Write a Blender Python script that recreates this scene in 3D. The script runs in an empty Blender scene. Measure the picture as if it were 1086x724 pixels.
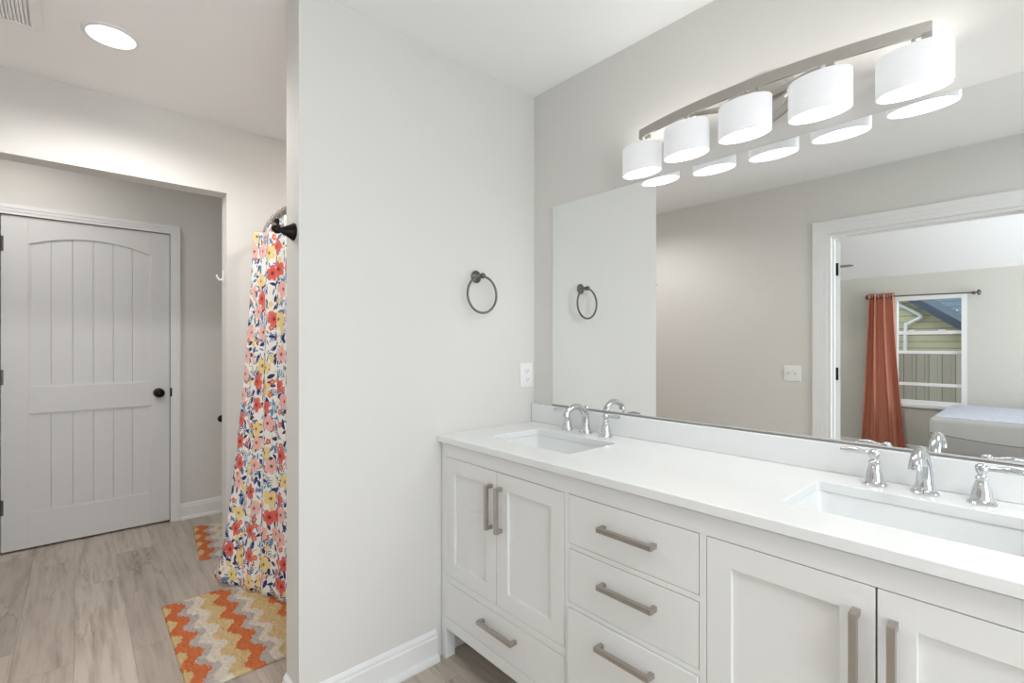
import bpy, bmesh, math, random
from mathutils import Vector, Matrix
random.seed(7)
PI = math.pi
scene = bpy.context.scene
COL = scene.collection

# ------------------------------------------------------------------ camera
cam_data = bpy.data.cameras.new('camera')
cam = bpy.data.objects.new('camera', cam_data)
COL.objects.link(cam)
cam.location = (1.6491, -1.6251, 1.2608)
cam.rotation_euler = (PI / 2, 0, 0.8388)
cam_data.sensor_width = 36.0
cam_data.lens = 512.22 / 1086 * 36.0
cam_data.shift_y = 2.4 / 1086
cam_data.clip_start = 0.02
scene.camera = cam

# ------------------------------------------------------------------ world, exposure, large lights
world = bpy.data.worlds.new('sky')
scene.world = world
world.use_nodes = True
bg = world.node_tree.nodes['Background']
bg.inputs['Color'].default_value = (0.80, 0.90, 1.0, 1)
bg.inputs['Strength'].default_value = 2.1
vs = scene.view_settings
vs.view_transform = 'Standard'
vs.look = 'None'
vs.exposure = 0.03
vs.gamma = 1.0
vs.use_curve_mapping = False
SHADE_GLOW = 0.34
BULB_GLOW = 52.0
ROOM_FILL_W = 18.0
SIDE_FILL_W = 29.0
TOILET_W = 4.2
SHOWER_LIGHT_W = 5.5
RECESSED_W = 13.5
BEDROOM_W = 12.0
BEDROOM_SIDE_FILL_W = 92.0


def area(name, loc, size, power, color=(1, 1, 1), rot=(0, 0, 0), shape='DISK', size_y=None):
    d = bpy.data.lights.new(name, 'AREA')
    d.shape = shape
    d.size = size
    if size_y: d.size_y = size_y
    d.energy = power
    d.color = color
    o = bpy.data.objects.new(name, d)
    COL.objects.link(o)
    o.location = loc
    o.rotation_euler = rot
    return o


# fill lights added outside the frame, and the lamp above the shower
area('ceiling_fill_right', (2.45, -1.15, 2.42), 0.75, ROOM_FILL_W, (1, 0.99, 0.98))  # added fill light over the unseen right part of the bathroom
area('right_side_fill', (3.60, -1.15, 1.10), 2.0, SIDE_FILL_W, (0.98, 0.99, 1.0), (0, math.radians(108), 0), 'RECTANGLE', 1.9)  # added fill light shining in through the right wall
area('toilet_room_fill', (-2.0, -1.9, 2.43), 0.2, TOILET_W, (1, 0.97, 0.93))  # added out of sight to brighten the toilet room
area('bedroom_ceiling_fill', (0.3, -3.3, 2.40), 0.6, BEDROOM_W, (1, 0.985, 0.96))  # unseen fill light added on the bedroom ceiling
area('bedroom_side_fill', (3.60, -4.0, 1.10), 1.9, BEDROOM_SIDE_FILL_W, (0.97, 0.98, 1.0), (0, math.radians(120), 0), 'RECTANGLE', 1.5)  # added fill from the side, tilted up to lift the bedroom ceiling
area('shower_ceiling_lamp', (-0.66, -0.36, 2.43), 0.14, SHOWER_LIGHT_W, (1, 0.91, 0.83))


# ------------------------------------------------------------------ material helpers
def lin(c):
    r = []
    for v in c:
        v /= 255.0
        r.append(v / 12.92 if v <= 0.04045 else ((v + 0.055) / 1.055) ** 2.4)
    return (r[0], r[1], r[2], 1)


class NT:
    def __init__(self, name):
        self.m = bpy.data.materials.new(name)
        self.m.use_nodes = True
        self.t = self.m.node_tree
        self.b = self.t.nodes['Principled BSDF']

    def n(self, typ, **kw):
        x = self.t.nodes.new(typ)
        for k, v in kw.items(): setattr(x, k, v)
        return x

    def l(self, a, b): self.t.links.new(a, b)

    def put(self, sock, v):
        if hasattr(v, 'is_output'): self.l(v, sock)
        else: sock.default_value = v

    def math(self, op, a, b=0.0, c=0.0, clamp=False):
        x = self.n('ShaderNodeMath', operation=op, use_clamp=clamp)
        self.put(x.inputs[0], a); self.put(x.inputs[1], b); self.put(x.inputs[2], c)
        return x.outputs[0]

    def mix(self, f, a, b):
        x = self.n('ShaderNodeMix', data_type='RGBA')
        self.put(x.inputs[0], f); self.put(x.inputs[6], a); self.put(x.inputs[7], b)
        return x.outputs[2]

    def noise(self, vec, scale, detail=2.0, rough=0.5, out=0):
        x = self.n('ShaderNodeTexNoise')
        if vec is not None: self.l(vec, x.inputs['Vector'])
        x.inputs['Scale'].default_value = scale
        x.inputs['Detail'].default_value = detail
        x.inputs['Roughness'].default_value = rough
        return x.outputs[out]

    def obj(self):
        return self.n('ShaderNodeTexCoord').outputs['Object']

    def uv(self):
        return self.n('ShaderNodeTexCoord').outputs['UV']

    def xyz(self, v):
        x = self.n('ShaderNodeSeparateXYZ'); self.l(v, x.inputs[0]); return x.outputs

    def comb(self, a, b, c=0.0):
        x = self.n('ShaderNodeCombineXYZ')
        self.put(x.inputs[0], a); self.put(x.inputs[1], b); self.put(x.inputs[2], c)
        return x.outputs[0]

    def vmul(self, v, s):
        x = self.n('ShaderNodeVectorMath', operation='MULTIPLY')
        self.l(v, x.inputs[0]); x.inputs[1].default_value = s
        return x.outputs[0]

    def bump(self, h, strength, dist=0.002):
        x = self.n('ShaderNodeBump')
        x.inputs['Strength'].default_value = strength
        x.inputs['Distance'].default_value = dist
        self.l(h, x.inputs['Height'])
        self.l(x.outputs[0], self.b.inputs['Normal'])

    def set(self, color=None, rough=None, metal=None, **kw):
        if color is not None: self.put(self.b.inputs['Base Color'], color)
        if rough is not None: self.put(self.b.inputs['Roughness'], rough)
        if metal is not None: self.put(self.b.inputs['Metallic'], metal)
        for k, v in kw.items(): self.put(self.b.inputs[k], v)


def simple(name, rgb, rough=0.5, metal=0.0, var=0.03, scale=30.0, bump=0.0, bscale=300.0, **kw):
    """plain material with a faint procedural unevenness"""
    t = NT(name)
    c = lin(rgb)
    v = t.noise(t.obj(), scale, 3)
    lo = tuple(x * (1 - var) for x in c[:3]) + (1,)
    hi = tuple(min(1, x * (1 + var)) for x in c[:3]) + (1,)
    t.set(t.mix(v, lo, hi), rough, metal, **kw)
    if bump: t.bump(t.noise(t.obj(), bscale, 2), bump)
    return t.m


M = {}
M['paint'] = simple('greige_wall_paint', (222, 220, 216), 0.75, var=0.012, scale=3, bump=0.08, bscale=260)
M['bedpaint'] = simple('warm_wall_paint', (212, 211, 203), 0.75, var=0.012, scale=3, bump=0.08, bscale=260)
M['ceil'] = simple('ceiling_paint', (247, 247, 247), 0.85, var=0.01, scale=3, bump=0.1, bscale=200)
M['trim'] = simple('white_trim_paint', (236, 236, 236), 0.4, var=0.01)
M['door'] = simple('white_door_paint', (226, 226, 226), 0.45, var=0.012, scale=6)
M['cab'] = simple('white_cabinet_paint', (236, 236, 235), 0.4, var=0.01)
M['quartz'] = simple('white_quartz', (238, 240, 240), 0.13, var=0.008, scale=40)
M['porcelain'] = simple('white_porcelain', (240, 243, 243), 0.08, var=0.006)
M['chrome'] = simple('chrome', (208, 210, 213), 0.05, 1.0, var=0.01)
M['nickel'] = simple('brushed_nickel', (184, 178, 172), 0.36, 1.0, var=0.05, scale=120)
M['satin'] = simple('satin_nickel', (188, 184, 178), 0.3, 1.0, var=0.03, scale=80)
M['pewter'] = simple('dark_pewter', (112, 109, 107), 0.28, 1.0, var=0.06)
M['bronze'] = simple('oil_rubbed_bronze', (34, 28, 25), 0.32, 0.7, var=0.2)
M['plastic'] = simple('white_plastic', (242, 242, 242), 0.35, var=0.006)
M['slot'] = simple('grey_slot', (120, 118, 116), 0.6)
M['rodgrey'] = simple('grey_rod_metal', (150, 144, 136), 0.38, 0.8, var=0.05)
M['gap'] = simple('dark_backing', (40, 38, 36), 0.8)


def mirror_mat():
    t = NT('mirror_silver')
    v = t.n('ShaderNodeTexVoronoi'); v.inputs['Scale'].default_value = 26.0
    o = t.obj(); t.l(o, v.inputs['Vector'])
    sc = t.n('ShaderNodeSeparateColor'); t.l(v.outputs['Color'], sc.inputs[0])
    x, y, z = t.xyz(o)
    low = t.math('GREATER_THAN', t.math('SUBTRACT', t.math('ADD', sc.outputs[0], t.math('MULTIPLY', x, 0.30)), t.math('MULTIPLY', z, 0.55)), 0.86)
    dot = t.math('MULTIPLY', t.math('LESS_THAN', v.outputs['Distance'], t.math('MULTIPLY', sc.outputs[1], 0.055)), low)
    t.set(t.mix(dot, t.mix(t.noise(o, 2.0), (0.86, 0.875, 0.865, 1), (0.875, 0.885, 0.875, 1)), (0.92, 0.92, 0.92, 1)), t.math('MULTIPLY', dot, 0.6), t.math('SUBTRACT', 1.0, dot))
    return t.m


M['mirror'] = mirror_mat()


def glow(name, rgb, strength, base=(245, 245, 245), rough=0.5):
    t = NT(name)
    v = t.noise(t.obj(), 20.0)
    t.set(lin(base), rough)
    t.put(t.b.inputs['Emission Color'], t.mix(v, lin(rgb), lin(rgb)))
    t.b.inputs['Emission Strength'].default_value = strength
    return t.m


def shade_mat():
    t = NT('linen_glass_shade')
    o = t.obj()
    w = t.noise(t.vmul(o, (25, 25, 420)), 1.0, 3)
    c = t.mix(w, (0.56, 0.57, 0.59, 1), (0.66, 0.665, 0.68, 1))
    t.set(c, 0.35)
    t.put(t.b.inputs['Emission Color'], t.mix(w, (0.93, 0.95, 0.98, 1), (1, 1, 1, 1)))
    t.b.inputs['Emission Strength'].default_value = SHADE_GLOW
    t.bump(w, 0.25, 0.001)
    return t.m


M['shade'] = shade_mat()
M['bulb'] = glow('lit_bulb', (255, 252, 246), BULB_GLOW)
M['led'] = glow('lit_led_lens', (255, 253, 250), 3.0)


def glass_mat():
    t = NT('window_glass')
    tr = t.n('ShaderNodeBsdfTransparent')
    gl = t.n('ShaderNodeBsdfGlossy')
    gl.inputs['Roughness'].default_value = 0.0
    lw = t.n('ShaderNodeLayerWeight'); lw.inputs[0].default_value = 0.25
    f = t.math('MULTIPLY', lw.outputs['Fresnel'], 0.6)
    mx = t.n('ShaderNodeMixShader')
    t.l(f, mx.inputs[0]); t.l(tr.outputs[0], mx.inputs[1]); t.l(gl.outputs[0], mx.inputs[2])
    t.put(tr.inputs[0], t.mix(t.noise(t.obj(), 4.0), (0.93, 0.95, 0.95, 1), (0.95, 0.965, 0.965, 1)))
    t.l(mx.outputs[0], t.t.nodes['Material Output'].inputs['Surface'])
    return t.m


M['glass'] = glass_mat()


def floor_mat():
    t = NT('greige_oak_planks')
    o = t.obj()
    x, y, z = t.xyz(o)
    W, L = 0.182, 1.22
    row = t.math('FLOOR', t.math('DIVIDE', y, W))
    wn = t.n('ShaderNodeTexWhiteNoise', noise_dimensions='1D'); t.l(row, wn.inputs['W'])
    xo = t.math('ADD', x, t.math('MULTIPLY', wn.outputs['Value'], L * 3))
    colm = t.math('FLOOR', t.math('DIVIDE', xo, L))
    pid = t.math('ADD', t.math('MULTIPLY', row, 17.31), t.math('MULTIPLY', colm, 5.77))
    wn2 = t.n('ShaderNodeTexWhiteNoise', noise_dimensions='1D'); t.l(pid, wn2.inputs['W'])
    r = wn2.outputs['Value']
    # seams
    fy = t.math('FRACT', t.math('DIVIDE', y, W)); fx = t.math('FRACT', t.math('DIVIDE', xo, L))
    dy = t.math('MULTIPLY', t.math('SUBTRACT', 0.5, t.math('ABSOLUTE', t.math('SUBTRACT', fy, 0.5))), W)
    dx = t.math('MULTIPLY', t.math('SUBTRACT', 0.5, t.math('ABSOLUTE', t.math('SUBTRACT', fx, 0.5))), L)
    d = t.math('MINIMUM', dx, dy)
    seam = t.math('SUBTRACT', 1.0, t.math('DIVIDE', d, 0.0018, clamp=True), clamp=True)
    # grain
    off = t.math('MULTIPLY', r, 40.0)
    gv = t.comb(t.math('ADD', t.math('MULTIPLY', x, 2.2), off), t.math('ADD', t.math('MULTIPLY', y, 26.0), off), off)
    g1 = t.noise(gv, 1.0, 6, 0.62)
    cv = t.comb(t.math('ADD', t.math('MULTIPLY', x, 1.6), off), t.math('ADD', t.math('MULTIPLY', y, 7.0), off), off)
    g2 = t.noise(cv, 1.0, 3, 0.55)
    fine = t.noise(t.comb(t.math('MULTIPLY', x, 9.0), t.math('MULTIPLY', y, 190.0), off), 1.0, 2)
    vn = t.noise(t.comb(t.math('ADD', t.math('MULTIPLY', x, 1.9), off), t.math('ADD', t.math('MULTIPLY', y, 15.0), t.math('MULTIPLY', off, 1.7)), off), 1.0, 4, 0.55)
    vein = t.math('SUBTRACT', 1.0, t.math('DIVIDE', t.math('ABSOLUTE', t.math('SUBTRACT', vn, 0.5)), 0.022, clamp=True), clamp=True)
    gate = t.math('MULTIPLY', t.math('SUBTRACT', t.noise(t.comb(t.math('ADD', t.math('MULTIPLY', x, 1.3), off), t.math('ADD', t.math('MULTIPLY', y, 5.0), off), 3.3), 1.0, 2), 0.50, clamp=True), 5.0, clamp=True)
    a = t.mix(r, lin((190, 179, 167)), lin((218, 207, 194)))
    a = t.mix(t.math('MULTIPLY', t.math('SUBTRACT', g1, 0.45, clamp=True), 2.6, clamp=True), a, lin((136, 121, 107)))
    a = t.mix(t.math('MULTIPLY', t.math('SUBTRACT', g2, 0.50, clamp=True), 2.0, clamp=True), a, lin((214, 202, 188)))
    a = t.mix(t.math('MULTIPLY', t.math('MULTIPLY', vein, gate), 0.62, clamp=True), a, lin((118, 102, 89)))
    a = t.mix(t.math('MULTIPLY', fine, 0.25), a, lin((140, 126, 112)))
    a = t.mix(t.math('MULTIPLY', seam, 0.45), a, lin((84, 74, 66)))
    t.set(a, 0.42)
    t.bump(t.math('SUBTRACT', t.math('MULTIPLY', fine, 0.3), seam), 0.25, 0.001)
    return t.m


M['floor'] = floor_mat()


def floral_mat():
    t = NT('floral_print_cloth')
    uv = t.uv()
    col = lin((240, 237, 232))
    ink = {'navy': lin((38, 52, 104)), 'blue': lin((104, 138, 172)), 'coral': lin((214, 74, 58)),
           'pink': lin((236, 178, 168)), 'yellow': lin((234, 208, 132)), 'dark': lin((96, 26, 40))}

    def cells(scale, shift, rnd):
        v = t.n('ShaderNodeTexVoronoi', voronoi_dimensions='2D', feature='F1')
        ad = t.n('ShaderNodeVectorMath', operation='ADD'); t.l(uv, ad.inputs[0]); ad.inputs[1].default_value = (shift, shift * 0.7, 0)
        t.l(ad.outputs[0], v.inputs['Vector'])
        v.inputs['Scale'].default_value = scale
        v.inputs['Randomness'].default_value = rnd
        s = t.n('ShaderNodeVectorMath', operation='SUBTRACT')
        t.l(ad.outputs[0], s.inputs[0]); t.l(v.outputs['Position'], s.inputs[1])
        px, py, _ = t.xyz(s.outputs[0])
        sc = t.n('ShaderNodeSeparateColor'); t.l(v.outputs['Color'], sc.inputs[0])
        return px, py, sc.outputs

    def rot(px, py, ang):
        c, s = t.math('COSINE', ang), t.math('SINE', ang)
        return (t.math('ADD', t.math('MULTIPLY', px, c), t.math('MULTIPLY', py, s)),
                t.math('SUBTRACT', t.math('MULTIPLY', py, c), t.math('MULTIPLY', px, s)))

    def leaf(scale, shift, length, width, a, b, thr):
        nonlocal col
        px, py, rc = cells(scale, shift, 0.85)
        x, y = rot(px, py, t.math('MULTIPLY', rc[0], 6.283))
        # pointed leaf: |y| < w * (1-(x/l)^2)
        k = t.math('SUBTRACT', 1.0, t.math('POWER', t.math('ABSOLUTE', t.math('DIVIDE', x, length)), 2.0))
        m = t.math('LESS_THAN', t.math('ABSOLUTE', y), t.math('MULTIPLY', k, width))
        pick = t.math('GREATER_THAN', rc[1], thr)
        col = t.mix(m, col, t.mix(pick, a, b))

    def sprig(scale, shift, length, width, a, b):
        nonlocal col
        px, py, rc = cells(scale, shift, 0.8)
        x, y = rot(px, py, t.math('MULTIPLY', rc[0], 6.283))
        ay = t.math('ABSOLUTE', y)
        k = t.math('SUBTRACT', 1.0, t.math('POWER', t.math('ABSOLUTE', t.math('DIVIDE', x, length)), 2.0))
        inside = t.math('LESS_THAN', ay, t.math('MULTIPLY', k, width))
        bands = t.math('GREATER_THAN', t.math('SINE', t.math('MULTIPLY', t.math('SUBTRACT', x, t.math('MULTIPLY', ay, 0.9)), 430.0)), 0.05)
        stem = t.math('LESS_THAN', ay, 0.0012)
        m = t.math('MULTIPLY', inside, t.math('MAXIMUM', bands, stem))
        pick = t.math('GREATER_THAN', rc[1], 0.55)
        col = t.mix(m, col, t.mix(pick, a, b))

    def flower(scale, shift, radius, petals, cols, core, coresize, keep):
        nonlocal col
        px, py, rc = cells(scale, shift, 0.62)
        ang = t.math('ARCTAN2', py, px)
        r = t.math('SQRT', t.math('ADD', t.math('MULTIPLY', px, px), t.math('MULTIPLY', py, py)))
        lobe = t.math('ABSOLUTE', t.math('COSINE', t.math('ADD', t.math('MULTIPLY', ang, petals / 2), t.math('MULTIPLY', rc[0], 6.0))))
        lim = t.math('MULTIPLY', t.math('ADD', 0.58, t.math('MULTIPLY', t.math('POWER', lobe, 0.6), 0.42)), radius)
        show = t.math('LESS_THAN', rc[2], keep)
        m = t.math('MULTIPLY', t.math('LESS_THAN', r, lim), show)
        c = t.mix(t.math('GREATER_THAN', rc[1], 0.40), cols[0], cols[1])
        c = t.mix(t.math('GREATER_THAN', rc[1], 0.72), c, cols[2])
        edge = t.math('MULTIPLY', t.math('DIVIDE', r, radius, clamp=True), 0.35)
        c = t.mix(edge, c, t.mix(0.5, c, lin((250, 225, 215))))
        ring = t.math('LESS_THAN', r, coresize * 2.1)
        speck = t.math('GREATER_THAN', t.math('SINE', t.math('MULTIPLY', ang, 11.0)), 0.2)
        c = t.mix(t.math('MULTIPLY', t.math('MULTIPLY', ring, speck), 0.75), c, core)
        c = t.mix(t.math('LESS_THAN', r, coresize), c, core)
        col = t.mix(m, col, c)

    sprig(11.5, 3.1, 0.042, 0.017, ink['blue'], ink['navy'])
    leaf(24.0, 0.4, 0.018, 0.0048, ink['blue'], ink['yellow'], 0.6)
    leaf(12.5, 7.7, 0.025, 0.0105, ink['navy'], ink['blue'], 0.75)
    leaf(17.0, 11.2, 0.021, 0.0078, ink['navy'], ink['blue'], 0.6)
    flower(15.0, 5.3, 0.016, 5, (ink['coral'], ink['yellow'], ink['coral']), ink['yellow'], 0.003, 0.6)
    flower(9.2, 1.9, 0.041, 5, (ink['pink'], ink['coral'], ink['yellow']), ink['dark'], 0.005, 0.82)
    t.set(col, 0.85)
    t.bump(t.noise(uv, 700.0), 0.08, 0.0006)
    return t.m


M['floral'] = floral_mat()


def rug_mat(name='chevron_shag'):
    t = NT(name)
    u, v, _ = t.xyz(t.uv())          # u along the length, v across, in metres from the front left edge
    tri = t.math('ABSOLUTE', t.math('SUBTRACT', t.math('FRACT', t.math('DIVIDE', u, 0.148)), 0.5))   # 0..0.5
    tri = t.math('SUBTRACT', 0.25, t.math('MULTIPLY', t.math('COSINE', t.math('MULTIPLY', tri, 6.2832)), 0.25))
    wob = t.math('MULTIPLY', t.math('SUBTRACT', t.noise(t.uv(), 75.0, 5, 0.65), 0.5), 0.050)
    w = t.math('ADD', t.math('ADD', v, wob), t.math('MULTIPLY', t.math('SUBTRACT', tri, 0.25), 0.078))
    f = t.math('DIVIDE', t.math('ADD', w, 0.05), 0.62)
    ramp = t.n('ShaderNodeValToRGB')
    ramp.color_ramp.interpolation = 'CONSTANT'
    O_, G_, C_, T_ = lin((216, 106, 40)), lin((196, 186, 182)), lin((232, 222, 206)), lin((222, 192, 136))
    st = [(-0.05, T_), (0.012, O_), (0.066, G_), (0.100, C_), (0.150, T_), (0.205, O_), (0.258, G_), (0.293, C_), (0.330, T_),
          (0.410, O_), (0.448, G_), (0.480, C_), (0.515, T_)]
    e = ramp.color_ramp.elements
    while len(e) < len(st): e.new(0.5)
    for i, (p, c) in enumerate(st):
        e[i].position = (p + 0.05) / 0.62
        e[i].color = c
    t.l(f, ramp.inputs[0])
    tuft = t.noise(t.uv(), 190.0, 3)
    c = t.mix(t.math('MULTIPLY', t.math('SUBTRACT', tuft, 0.35, clamp=True), 0.5), ramp.outputs[0], lin((240, 225, 195)))
    t.set(c, 0.95)
    t.bump(t.noise(t.uv(), 260.0, 4), 0.9, 0.006)
    return t.m


M['rug'] = rug_mat()
M['orange_cloth'] = simple('rust_orange_cloth', (206, 138, 114), 0.8, var=0.06, scale=60, bump=0.15, bscale=500)


# ------------------------------------------------------------------ mesh helpers
class MB:
    """collects shapes (world coordinates) into ONE mesh"""

    def __init__(self):
        self.bm = bmesh.new()
        self.uvs = None

    def box(self, x0, x1, y0, y1, z0, z1, bev=0.0, seg=2):
        x0, x1 = min(x0, x1), max(x0, x1); y0, y1 = min(y0, y1), max(y0, y1); z0, z1 = min(z0, z1), max(z0, z1)
        t = bmesh.new()
        bmesh.ops.create_cube(t, size=1.0)
        for v in t.verts:
            v.co = ((x0 + x1) / 2 + v.co.x * (x1 - x0), (y0 + y1) / 2 + v.co.y * (y1 - y0), (z0 + z1) / 2 + v.co.z * (z1 - z0))
        if bev:
            bmesh.ops.bevel(t, geom=list(t.edges), offset=bev, segments=seg, profile=0.5, affect='EDGES')
        self.merge(t)
        return self

    def merge(self, t):
        me = bpy.data.meshes.new('tmp'); t.to_mesh(me); t.free()
        self.bm.from_mesh(me); bpy.data.meshes.remove(me)

    def loft(self, loops, cap0=True, cap1=True, closed=True):
        rows = [[self.bm.verts.new(p) for p in lp] for lp in loops]
        n = len(rows[0])
        for a, b in zip(rows, rows[1:]):
            for i in range(n if closed else n - 1):
                j = (i + 1) % n
                self.bm.faces.new((a[i], a[j], b[j], b[i]))
        if cap0: self.bm.faces.new(list(reversed(rows[0])))
        if cap1: self.bm.faces.new(rows[-1])
        return self

    def lathe(self, prof, o=(0, 0, 0), axis='z', seg=28):
        """prof: (r, h) pairs along the axis; axis may be '+x', '-x', '-y', 'z', '-z' """
        o = Vector(o)
        ax = {'z': Vector((0, 0, 1)), '-z': Vector((0, 0, -1)), 'x': Vector((1, 0, 0)), '-x': Vector((-1, 0, 0)),
              'y': Vector((0, 1, 0)), '-y': Vector((0, -1, 0))}[axis]
        u = ax.orthogonal().normalized(); w = ax.cross(u)
        lp = []
        for r, h in prof:
            r = max(r, 1e-5)
            lp.append([o + ax * h + (u * math.cos(2 * PI * k / seg) + w * math.sin(2 * PI * k / seg)) * r for k in range(seg)])
        return self.loft(lp)

    def tube(self, pts, rad, seg=14, sub=0):
        pts = [Vector(p) for p in pts]
        if not hasattr(rad, '__len__'): rad = [rad] * len(pts)
        if sub:
            P, R = [], []
            for i in range(len(pts) - 1):
                p0, p1, p2, p3 = pts[max(i - 1, 0)], pts[i], pts[i + 1], pts[min(i + 2, len(pts) - 1)]
                for k in range(sub):
                    s = k / sub
                    P.append(0.5 * ((2 * p1) + (p2 - p0) * s + (2 * p0 - 5 * p1 + 4 * p2 - p3) * s * s + (3 * p1 - p0 - 3 * p2 + p3) * s ** 3))
                    R.append(rad[i] + (rad[i + 1] - rad[i]) * s)
            P.append(pts[-1]); R.append(rad[-1])
            pts, rad = P, R
        lp = []
        up = None
        for i, p in enumerate(pts):
            d = (pts[min(i + 1, len(pts) - 1)] - pts[max(i - 1, 0)]).normalized()
            if up is None: up = d.orthogonal().normalized()
            up = (up - d * up.dot(d)).normalized()
            w = d.cross(up)
            lp.append([p + (up * math.cos(2 * PI * k / seg) + w * math.sin(2 * PI * k / seg)) * rad[i] for k in range(seg)])
        return self.loft(lp)

    def torus(self, c, R, r, axis='x', seg=56, ss=12):
        c = Vector(c)
        rows = []
        for i in range(seg):
            a = 2 * PI * i / seg
            if axis == 'x': d = Vector((0, math.cos(a), math.sin(a))); n = Vector((1, 0, 0))
            elif axis == 'y': d = Vector((math.cos(a), 0, math.sin(a))); n = Vector((0, 1, 0))
            else: d = Vector((math.cos(a), math.sin(a), 0)); n = Vector((0, 0, 1))
            rows.append([c + d * (R + r * math.cos(2 * PI * k / ss)) + n * (r * math.sin(2 * PI * k / ss)) for k in range(ss)])
        rows.append(rows[0])
        vs_ = [[self.bm.verts.new(p) for p in row] for row in rows[:-1]]
        for i in range(seg):
            a, b = vs_[i], vs_[(i + 1) % seg]
            for k in range(ss):
                j = (k + 1) % ss
                self.bm.faces.new((a[k], a[j], b[j], b[k]))
        return self

    def ball(self, c, r, sc=(1, 1, 1), seg=20):
        t = bmesh.new()
        bmesh.ops.create_uvsphere(t, u_segments=seg, v_segments=seg // 2 + 2, radius=r)
        for v in t.verts: v.co = Vector((v.co.x * sc[0], v.co.y * sc[1], v.co.z * sc[2])) + Vector(c)
        self.merge(t)
        return self

    def prism(self, poly, fn, d0, d1):
        """poly: 2-D outline (may be concave); fn(a, b, d) -> world point"""
        va = [self.bm.verts.new(fn(a, b, d0)) for a, b in poly]
        vb = [self.bm.verts.new(fn(a, b, d1)) for a, b in poly]
        n = len(poly)
        self.bm.faces.new(list(reversed(va))); self.bm.faces.new(vb)
        for i in range(n):
            j = (i + 1) % n
            self.bm.faces.new((va[i], va[j], vb[j], vb[i]))
        return self

    def plate(self, outer, holes, fn, d0, d1):
        """flat plate with holes"""
        t = bmesh.new()
        edges = []
        for lp in [outer] + holes:
            v = [t.verts.new((a, b, 0)) for a, b in lp]
            for i in range(len(v)): edges.append(t.edges.new((v[i], v[(i + 1) % len(v)])))
        bmesh.ops.triangle_fill(t, use_beauty=True, use_dissolve=False, edges=edges)
        t.verts.index_update()
        tri = [[v.index for v in f.verts] for f in t.faces]
        pts = [v.co.copy() for v in t.verts]
        t.free()
        A = [self.bm.verts.new(fn(p.x, p.y, d0)) for p in pts]
        B = [self.bm.verts.new(fn(p.x, p.y, d1)) for p in pts]
        for f in tri:
            self.bm.faces.new([A[i] for i in f]); self.bm.faces.new([B[i] for i in reversed(f)])
        k = 0
        for lp in [outer] + holes:
            n = len(lp)
            for i in range(n):
                j = (i + 1) % n
                self.bm.faces.new((A[k + i], A[k + j], B[k + j], B[k + i]))
            k += n
        return self

    def grid(self, P, uv=None, thick=0.0):
        """P[i][j] points; optional uv[i][j]"""
        V = [[self.bm.verts.new(p) for p in r] for r in P]
        lay = self.bm.loops.layers.uv.verify() if uv else None
        for i in range(len(V) - 1):
            for j in range(len(V[0]) - 1):
                f = self.bm.faces.new((V[i][j], V[i + 1][j], V[i + 1][j + 1], V[i][j + 1]))
                if uv:
                    for lo, (a, b) in zip(f.loops, ((i, j), (i + 1, j), (i + 1, j + 1), (i, j + 1))):
                        lo[lay].uv = uv[a][b]
        return self

    def build(self, name, mat, parent=None, smooth=None, origin=None, label=None, recalc=True):
        if recalc: bmesh.ops.recalc_face_normals(self.bm, faces=self.bm.faces)
        if parent is not None:
            off = Vector(wloc(parent))
        elif origin is not None:
            off = Vector(origin)
        else:
            c = [v.co for v in self.bm.verts]
            off = Vector(((min(p.x for p in c) + max(p.x for p in c)) / 2, (min(p.y for p in c) + max(p.y for p in c)) / 2, min(p.z for p in c)))
        for v in self.bm.verts: v.co -= off
        me = bpy.data.meshes.new(name)
        self.bm.to_mesh(me); self.bm.free()
        me.materials.append(mat)
        o = bpy.data.objects.new(name, me)
        COL.objects.link(o)
        if parent is not None: o.parent = parent
        else: o.location = off
        if smooth is not None:
            for p in me.polygons: p.use_smooth = True
            if smooth < 180: me.set_sharp_from_angle(angle=math.radians(smooth))
        if label: o['label'] = label
        return o


def wloc(o):
    v = Vector(o.location)
    p = o.parent
    while p:
        v = v + p.location; p = p.parent
    return v


def tag(o, label, cat, group=None):
    o['label'] = label; o['category'] = cat
    if group: o['group'] = group
    return o


def thing(name, loc, label, cat, group=None):
    o = bpy.data.objects.new(name, None)
    o.empty_display_size = 0.05
    COL.objects.link(o); o.location = loc
    return tag(o, label, cat, group)


def struct(o):
    o['kind'] = 'structure'; return o


def children(o): return [c for c in bpy.data.objects if c.parent == o]


def copy_tree(o, parent=None):
    c = o.copy(); COL.objects.link(c)
    if parent: c.parent = parent
    for ch in children(o): copy_tree(ch, c)
    return c


def rrect(x0, x1, y0, y1, r, n=5):
    out = []
    for cx, cy, a0 in ((x1 - r, y1 - r, 0), (x0 + r, y1 - r, 90), (x0 + r, y0 + r, 180), (x1 - r, y0 + r, 270)):
        for k in range(n + 1):
            a = math.radians(a0 + 90 * k / n)
            out.append((cx + r * math.cos(a), cy + r * math.sin(a)))
    return out


XY = lambda a, b, d: (a, b, d)       # outline in plan, depth = z
XZ = lambda a, b, d: (a, d, b)       # outline on a wall facing y
YZ = lambda a, b, d: (d, a, b)       # outline on a wall facing x

# ------------------------------------------------------------------ key dimensions
H = 2.44
XP0, YP = -0.128, -1.085             # partition wall: x from XP0 to 0, y from 0 to YP
XA, XA2 = -1.329, -1.444             # wall with the cased-free opening
XB = -2.519                          # wall with the panelled door
YO, YO2 = -2.323, -2.438             # wall with the bedroom doorway
XR = 3.30                            # right wall (outside the frame)
YF2 = -5.41                          # bedroom far wall

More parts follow.
